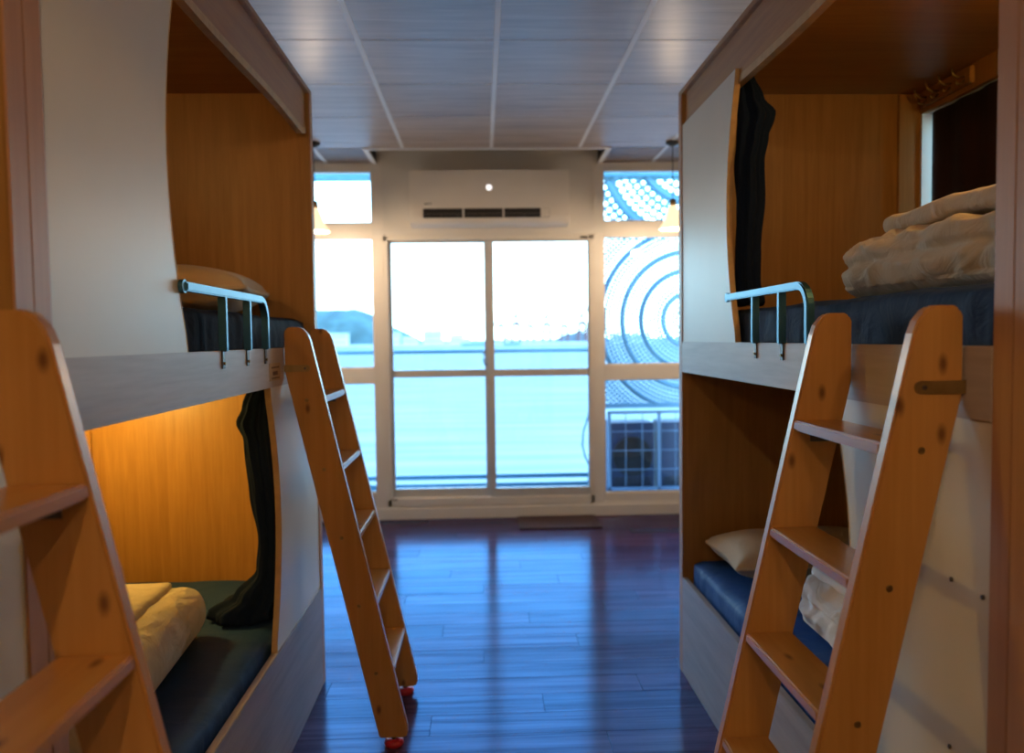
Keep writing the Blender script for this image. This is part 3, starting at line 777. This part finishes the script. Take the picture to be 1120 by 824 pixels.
# ------------------------------------------------------------------ air conditioner
ay = 5.730
ac = thing('air_conditioner', 'ivory wall air conditioner with round white light above glass door', 'air conditioner', (0.07, YW-0.1, 2.178))
AX0, AX1 = -0.506, 0.643
prof = [(YW-0.001, 2.195), (YW-0.001, 2.575), (ay+0.02, 2.572), (ay+0.004, 2.560), (ay, 2.50), (ay+0.002, 2.235), (ay+0.020, 2.195), (ay+0.055, 2.178), (YW-0.03, 2.178)]
MB().prism(prof, 'x', AX0, AX1).build('casing', 'plastic', ac, 0.006)
box('front_cover', 'plastic', ac, AX0+0.004, AX1-0.004, ay-0.006, ay+0.003, 2.312, 2.566, 0.004)
vt = box('air_outlet', 'vent', ac, -0.410, 0.498, ay-0.0035, ay+0.01, 2.226, 2.292, 0.002)
for k in range(3):
    a = -0.395+k*0.287
    box('louvre', 'steel', vt, a, a+0.262, ay-0.009, ay-0.003, 2.252, 2.257)
for xx in (-0.122, 0.166, 0.440):
    box('vent_divider', 'plastic', vt, xx-0.006, xx+0.006, ay-0.009, ay-0.003, 2.227, 2.291)
for xx in (-0.28, -0.16, 0.02, 0.32):
    box('vent_divider', 'steel', vt, xx-0.003, xx+0.003, ay-0.008, ay-0.003, 2.227, 2.254)
box('display_window', 'plastic', vt, 0.446, 0.496, ay-0.009, ay-0.003, 2.228, 2.290)
MB().lathe([(0.0, 0.0), (0.019, 0.0), (0.021, 0.004), (0.021, 0.008)], (0.064, ay-0.0085, 2.440), 24, axis='y').build('display_light', 'led', ac)
for k, ww in enumerate((0.012, 0.010, 0.008, 0.010)):
    box('logo_mark', 'vent', ac, -0.398+k*0.0135, -0.398+k*0.0135+ww*0.8, ay-0.0072, ay-0.0055, 2.321, 2.331)

# ------------------------------------------------------------------ doormat
mt = MB().box(0.245, 0.835, 5.525, 5.915, 0.0, 0.012).build('doormat', 'mat', None, 0.004, org=(0.54, 5.72, 0))
tag(mt, 'brown rectangular doormat in front of the sliding glass door', 'doormat')

# ------------------------------------------------------------------ pendant lamps
def pendant(x, y, ztop, zshade, label, watts, col=PENDANT_C):
    p = thing('pendant_lamp', label, 'lamp', (x, y, zshade-0.16), 'pendant lamps')
    MB().lathe([(0.0, 0.0), (0.045, 0.0), (0.045, -0.012), (0.018, -0.030), (0.0, -0.030)], (x, y, ztop), 20).build('ceiling_rose', 'rubber', p, smooth=True)
    MB().tube([(x, y, ztop-0.028), (x, y, zshade+0.04)], 0.0035, 6).build('cord', 'rubber', p)
    MB().lathe([(0.0, 0.045), (0.020, 0.045), (0.024, 0.0), (0.0, 0.0)], (x, y, zshade), 16).build('socket', 'brass', p, smooth=True)
    wob = lambda a, hh: 0.05*math.sin(12*a)*min(1, max(0, -hh/0.16))
    MB().lathe([(0.024, 0.0), (0.034, -0.022), (0.046, -0.06), (0.064, -0.11), (0.092, -0.155), (0.089, -0.156), (0.061, -0.11), (0.043, -0.06), (0.031, -0.022), (0.021, 0.0)], (x, y, zshade), 72, wob=wob).build('shade', 'shade', p, smooth=True)
    MB().lathe([(0.0, -0.135), (0.018, -0.128), (0.026, -0.108), (0.020, -0.08), (0.010, -0.05), (0.010, 0.0), (0.0, 0.0)], (x, y, zshade), 16).build('bulb', 'bulb', p, smooth=True)
    ld = bpy.data.lights.new('bulb_light', 'POINT'); ld.energy = watts; ld.color = col; ld.shadow_soft_size = 0.03
    lo = bpy.data.objects.new('bulb_light', ld); COL.objects.link(lo); lo.parent = p; lo.location = (0, 0, 0.16-0.175)
    return p
pendant(-1.095, 5.33, HCEIL, 2.235, 'cream pendant lamp at the left window, mostly hidden behind the bunk', PENDANT_W*1.25, (1.0, 0.74, 0.48))
pendant(1.297, 5.33, HCEIL, 2.235, 'cream pleated pendant lamp before the perforated screen at the right window', PENDANT_W*1.25, (1.0, 0.74, 0.48))
pendant(-0.20, -0.35, HCEIL, 2.40, 'cream pendant lamp over the aisle, behind the viewer', PENDANT_W)
pendant(0.30, -1.55, HCEIL, 2.40, 'cream pendant lamp over the aisle, farthest behind the viewer', PENDANT_W)

# berth reading lamps
def berth_lamp(x, y, z, label, watts, col=BUNK_LAMP_C):
    p = thing('reading_lamp', label, 'lamp', (x, y, z), 'berth reading lamps')
    MB().lathe([(0.0, 0.0), (0.045, 0.0), (0.045, -0.010), (0.030, -0.018), (0.0, -0.018)], (x, y, z), 20).build('lamp_base', 'plastic', p, smooth=True)
    MB().lathe([(0.034, -0.014), (0.030, -0.026), (0.0, -0.032)], (x, y, z), 20).build('diffuser', 'bulb', p, smooth=True)
    ld = bpy.data.lights.new('lamp_light', 'POINT'); ld.energy = watts; ld.color = col; ld.shadow_soft_size = 0.03
    lo = bpy.data.objects.new('lamp_light', ld); COL.objects.link(lo); lo.parent = p; lo.location = (0, 0, -0.06)
berth_lamp(-1.36, 2.64, ZR0+0.004, 'reading lamp under the upper berth that lights the lower left berth', BUNK_LAMP_W)
berth_lamp(1.40, 1.55, ZTOP-0.021, 'reading lamp on the ceiling of the upper right berth', UPPER_LAMP_W, (1.0, 0.62, 0.20))

berth_lamp(-1.48, 1.55, ZTOP-0.021, 'reading lamp on the ceiling of the upper left berth, behind its white panel', UPPER_LAMP_W*0.9, (1.0, 0.62, 0.20))

# ------------------------------------------------------------------ balcony
YB = 7.0
bs = box('balcony_slab', 'concrete', None, -3.5, 4.5, YW+WD, YB+0.10, -0.25, -0.02, org=(0.5, 6.5, -0.25)); tag(bs, 'grey concrete balcony floor outside the glass door', 'balcony')
ev = box('balcony_roof', 'rail_out', None, -3.5, 4.5, YB-0.06, YB+0.14, 2.765, 2.95, org=(0.5, 7.0, 2.765)); tag(ev, 'blue-grey beam along the balcony roof edge above the windows', 'beam')
rl = thing('balcony_railing', 'teal metal railing along the balcony edge', 'railing', (-0.8, YB, 0))
RX_END = 0.98
MB().tube([(-3.4, YB, 1.245), (RX_END, YB, 1.245)], 0.017, 10).build('top_rail', 'rail_out', rl, smooth=True)
box('bottom_rail', 'rail_out', rl, -3.4, RX_END, YB-0.015, YB+0.015, 0.110, 0.150)
box('bottom_rail', 'rail_out', rl, -3.4, RX_END, YB-0.015, YB+0.015, 0.020, 0.072)
for xx in (-3.3, -1.62, 0.965):
    box('post', 'rail_out', rl, xx-0.02, xx+0.02, YB-0.02, YB+0.02, -0.02, 1.24)

# perforated screen with ringed discs
def cells(mb, cx, cz, rect, y, r0, r1, pitch, hole, avoid, thick=0.006, vary=0.0):
    x0, x1, z0, z1 = rect
    nr = int((r1-r0)/pitch)
    for k in range(nr):
        ra, rb = r0+k*pitch, r0+(k+1)*pitch
        rm = (ra+rb)/2
        if any(a-0.5*w < rm < a+0.5*w for a, w in avoid): hk = 0
        else: hk = hole*(1+vary*math.cos(k*1.3))
        n = max(6, int(round(2*math.pi*rm/pitch)))
        for i in range(n):
            a0, a1 = 2*math.pi*i/n+(k % 2)*math.pi/n, 2*math.pi*(i+1)/n+(k % 2)*math.pi/n
            am = (a0+a1)/2
            px, pz = cx+rm*math.cos(am), cz+rm*math.sin(am)
            if not (x0 < px < x1 and z0 < pz < z1): continue
            P = lambda r, a: (cx+r*math.cos(a), y, cz+r*math.sin(a))
            out = [P(ra,a0), P(ra,am), P(ra,a1), P(rm,a1), P(rb,a1), P(rb,am), P(rb,a0), P(rm,a0)]
            if hk <= 0:
                mb.add(out, [(0,1,2,3,4,5,6,7)]); continue
            inn = []
            for (ox, oy, oz) in out:
                d = Vector((ox-px, 0, oz-pz)).normalized()*(hk/2)
                inn.append((px+d.x, y, pz+d.z))
            mb.add(out+inn, [(j, (j+1) % 8, 8+(j+1) % 8, 8+j) for j in range(8)])
YS = YB+0.02
ps = thing('perforated_screen', 'blue-grey perforated screen with rings of holes outside the right window', 'screen', (1.75, YS, 0.70))
SX0, SX1 = 1.02, 2.42
main = MB(); cells(main, 1.857, 1.501, (SX0, SX1, 0.755, 2.245), YS, 0.02, 1.12, 0.0335, 0.0222, [(0.246, .034), (0.427, .034), (0.607, .034), (0.80, .034)], vary=0.12)
main.build('perforated_sheet', 'screen', ps)['kind'] = 'stuff'
upm = MB(); cells(upm, 1.864, 2.99, (SX0, SX1, 2.255, 2.90), YS, 0.02, 1.25, 0.0640, 0.047, [(0.44, .06), (0.78, .06)], vary=0.15)
upm.build('perforated_sheet', 'screen', ps)['kind'] = 'stuff'
def arc_ring(cx, cz, r, w, rect):
    pts = []; runs = []
    for i in range(181):
        a = 2*math.pi*i/180
        p = (cx+r*math.cos(a), YS-0.01, cz+r*math.sin(a))
        if rect[0] < p[0] < rect[1] and rect[2] < p[2] < rect[3]: pts.append(p)
        else:
            if len(pts) > 2: runs.append(pts)
            pts = []
    if len(pts) > 2: runs.append(pts)
    for rn in runs: MB().tube(rn, w, 8).build('ring', 'screen', ps, smooth=True)
for r in (0.246, 0.427, 0.607, 0.80): arc_ring(1.857, 1.501, r, 0.009, (SX0, SX1, 0.755, 2.245))
for r in (0.44, 0.78): arc_ring(1.864, 2.99, r, 0.030, (SX0, SX1, 2.255, 2.90))
for (a, b, c, d) in ((SX0-0.03, SX0+0.012, 0.72, 2.77), (SX0, SX1, 2.232, 2.268), (SX0, SX1, 0.72, 0.765), (SX1, SX1+0.03, 0.72, 2.77)):
    box('screen_frame', 'screen', ps, a, b, YS-0.012, YS+0.012, c, d)
for xx in (SX0-0.01, SX1+0.01): box('screen_post', 'screen', ps, xx-0.02, xx+0.02, YS-0.012, YS+0.012, -0.02, 0.72)

# condensers in a wire cage
for (x0, x1, lab) in ((1.055, 1.425, 'dark outdoor condenser unit in the cage, nearer the glass door'), (1.475, 2.15, 'dark outdoor condenser unit in the cage, farther from the glass door')):
    cd = thing('condenser_unit', lab, 'air conditioner', ((x0+x1)/2, 6.66, -0.02), 'outdoor condensers')
    box('casing', 'condenser', cd, x0, x1, 6.52, 6.82, 0.02, 0.64, 0.008)
    cxm = (x0+x1)/2; rr = min(0.165, (x1-x0)/2-0.02)
    MB().lathe([(0.0, -0.02), (rr, -0.02), (rr, 0.0), (rr-0.012, 0.0), (rr-0.012, -0.012), (0.0, -0.012)], (cxm, 6.525, 0.36), 28, axis='y').build('fan_grille', 'vent', cd)
    for k in range(6): box('louvre', 'vent', cd, x0+0.03, x1-0.03, 6.512, 6.522, 0.06+k*0.022, 0.07+k*0.022)
    for xx in (x0+0.05, x1-0.05): box('foot', 'steel', cd, xx-0.03, xx+0.03, 6.53, 6.81, -0.02, 0.02)
cg = thing('condenser_cage', 'grey wire cage around the condensers outside the right window', 'cage', (1.6, 6.45, -0.02))
for xx in (1.035, 1.45, 2.2): box('cage_post', 'cage', cg, xx-0.012, xx+0.012, 6.44, 6.464, -0.02, 0.735)
for zz in (0.735, 0.10): box('cage_rail', 'cage', cg, 1.023, 2.212, 6.44, 6.464, zz-0.012, zz+0.012)
for k in range(1, 4): MB().tube([(1.035, 6.452, 0.10+k*0.159), (2.2, 6.452, 0.10+k*0.159)], 0.0035, 6).build('wire', 'cage', cg)
for k in range(1, 9): MB().tube([(1.035+k*0.138, 6.452, 0.10), (1.035+k*0.138, 6.452, 0.735)], 0.003, 6).build('wire', 'cage', cg)
# loose cable at the railing end
cb = MB().tube([(0.955, YB-0.04, 0.80), (0.93, YB-0.05, 0.66), (0.885, YB-0.05, 0.52), (0.875, YB-0.05, 0.40), (0.90, YB-0.05, 0.30), (0.935, YB-0.05, 0.22), (0.93, YB-0.05, 0.10), (0.90, YB-0.05, -0.01)], 0.009, 8).build('cable', 'rail_out', None, smooth=True, org=(0.9, YB-0.05, -0.02))
tag(cb, 'dark looped cable hanging at the railing end beside the screen', 'cable')

# ------------------------------------------------------------------ harbour
ZS = -6.0
sea = MB().add([(-2500, 12, ZS), (2500, 12, ZS), (2500, 5000, ZS), (-2500, 5000, ZS)], [(0, 1, 2, 3)]).build('sea', 'sea', None, org=(0, 12, ZS)); tag(sea, 'pale cyan rippled harbour water beyond the balcony railing', 'sea', kind='stuff')
def hill(name, cx, cy, L, Wd, H, label, seed, shape, mat='hill'):
    mb = MB(); nx, ny = 48, 12; vs = []; fs = []
    for i in range(nx+1):
        for j in range(ny+1):
            u, v = i/nx, j/ny
            e = math.sin(math.pi*v)**0.7
            hgt = H*shape(u)*e*(1+0.16*nz(u*9+seed, v*3, seed)+0.07*nz(u*28, v*9, seed))
            vs.append((cx+L*(u-0.5), cy+Wd*(v-0.5), ZS+max(0, hgt)-0.5))
    for i in range(nx):
        for j in range(ny): fs.append((i*(ny+1)+j, (i+1)*(ny+1)+j, (i+1)*(ny+1)+j+1, i*(ny+1)+j+1))
    return tag(mb.add(vs, fs).build(name, mat, None, smooth=True, org=(cx, cy, ZS)), label, 'hill')
hill('hill', -297, 1050, 445, 200, 48, 'blue-green wooded headland across the water at left', 1.0,
     lambda u: (1.0 if u < 0.80 else max(0, 1-(u-0.80)/0.20)**0.8)*min(1, u*8))
hill('hill', 185, 1500, 120, 120, 19, 'faint low hill on the far shore behind the cranes', 4.0, lambda u: math.sin(math.pi*u)**1.2, 'far_hill')
qy = box('quay', 'town', None, -420, 420, 900, 940, ZS, ZS+2.0, org=(0, 920, ZS)); tag(qy, 'long pale quay along the far shore of the harbour', 'quay')
def building(x, y, w, d, hh, label):
    b = thing('shore_building', label, 'building', (x, y, ZS+2), 'buildings on the far shore')
    box('wall', 'town', b, x-w/2, x+w/2, y-d/2, y+d/2, ZS+2, ZS+2+hh)
    box('roof', 'town', b, x-w/2-1, x+w/2+1, y-d/2-1, y+d/2+1, ZS+2+hh, ZS+2.8+hh)
    n = max(1, int(hh/6))
    for k in range(n):
        box('window_band', 'town_win', b, x-w/2+1.5, x+w/2-1.5, y-d/2-0.2, y-d/2+0.2, ZS+4.5+k*6, ZS+6.3+k*6)
building(-172, 935, 30, 14, 13, 'white shore building under the headland, leftmost of the row')
building(-108, 935, 24, 14, 13, 'white shore building at the right foot of headland, second of the row')
building(-84, 935, 18, 14, 8, 'low white shore building in the middle of the row')
building(-58, 935, 22, 14, 15, 'tall pale shore building right of the headland')
building(-30, 935, 16, 14, 10, 'small pale shore building left of the cranes')
building(175, 935, 40, 14, 8, 'long low shore building right of the cranes')
def crane(x, y, s, tilt, label):
    c = thing('port_crane', label, 'crane', (x, y, ZS+2), 'gantry cranes on the quay')
    z0 = ZS+2.9
    for dx in (-5, 5):
        for dy in (-6, 6): MB().tube([(x+dx*s, y+dy*s, z0), (x+dx*s*0.8, y+dy*s, z0+22*s)], 1.5*s, 6).build('leg', 'crane', c)
    box('portal_beam', 'crane', c, x-6*s, x+6*s, y-7*s, y+7*s, z0+12*s, z0+14*s)
    box('machine_house', 'crane', c, x-5*s, x+5*s, y-5*s, y+5*s, z0+20*s, z0+25*s)
    MB().tube([(x-10*s, y, z0+23*s), (x+22*s*math.cos(tilt), y, z0+23*s+22*s*math.sin(tilt))], 1.8*s, 6).build('boom', 'crane', c)
    MB().tube([(x, y, z0+25*s), (x+2*s, y, z0+36*s)], 1.4*s, 6).build('mast', 'crane', c)
    MB().tube([(x+2*s, y, z0+36*s), (x+18*s*math.cos(tilt), y, z0+23*s+18*s*math.sin(tilt))], 0.4*s, 5).build('stay', 'crane', c)
for k, (x, s, tl) in enumerate(((22, .85, 1.1), (40, .95, 1.15), (57, .8, 1.0), (76, .9, 1.2), (97, .8, 1.05), (118, .95, 1.15), (138, .85, 1.1))):
    crane(x, 930, s, tl, 'faint red gantry crane on the far quay, %s from the left' % ('first', 'second', 'third', 'fourth', 'fifth', 'sixth', 'seventh')[k])
def ship(x, y, L, label):
    s = thing('ship', label, 'ship', (x, y, ZS), 'ships in the harbour')
    poly = [(x-L/2, ZS+0.2), (x+L/2-3, ZS+0.2), (x+L/2+1, ZS+4.0), (x-L/2-1, ZS+3.4)]
    MB().prism(poly, 'y', y-4, y+4).build('hull', 'ship', s)
    box('superstructure', 'town', s, x-L/2+2, x-L/2+L*0.35, y-3, y+3, ZS+3.4, ZS+8.5)
    MB().tube([(x, y, ZS+3.5), (x, y, ZS+11)], 0.3, 6).build('mast', 'ship', s)
ship(-8, 800, 26, 'small dark ship moored left of the cranes')
ship(30, 780, 18, 'small dark boat below the cranes')

for o in SC.objects:
    if '_org' in o: del o['_org']
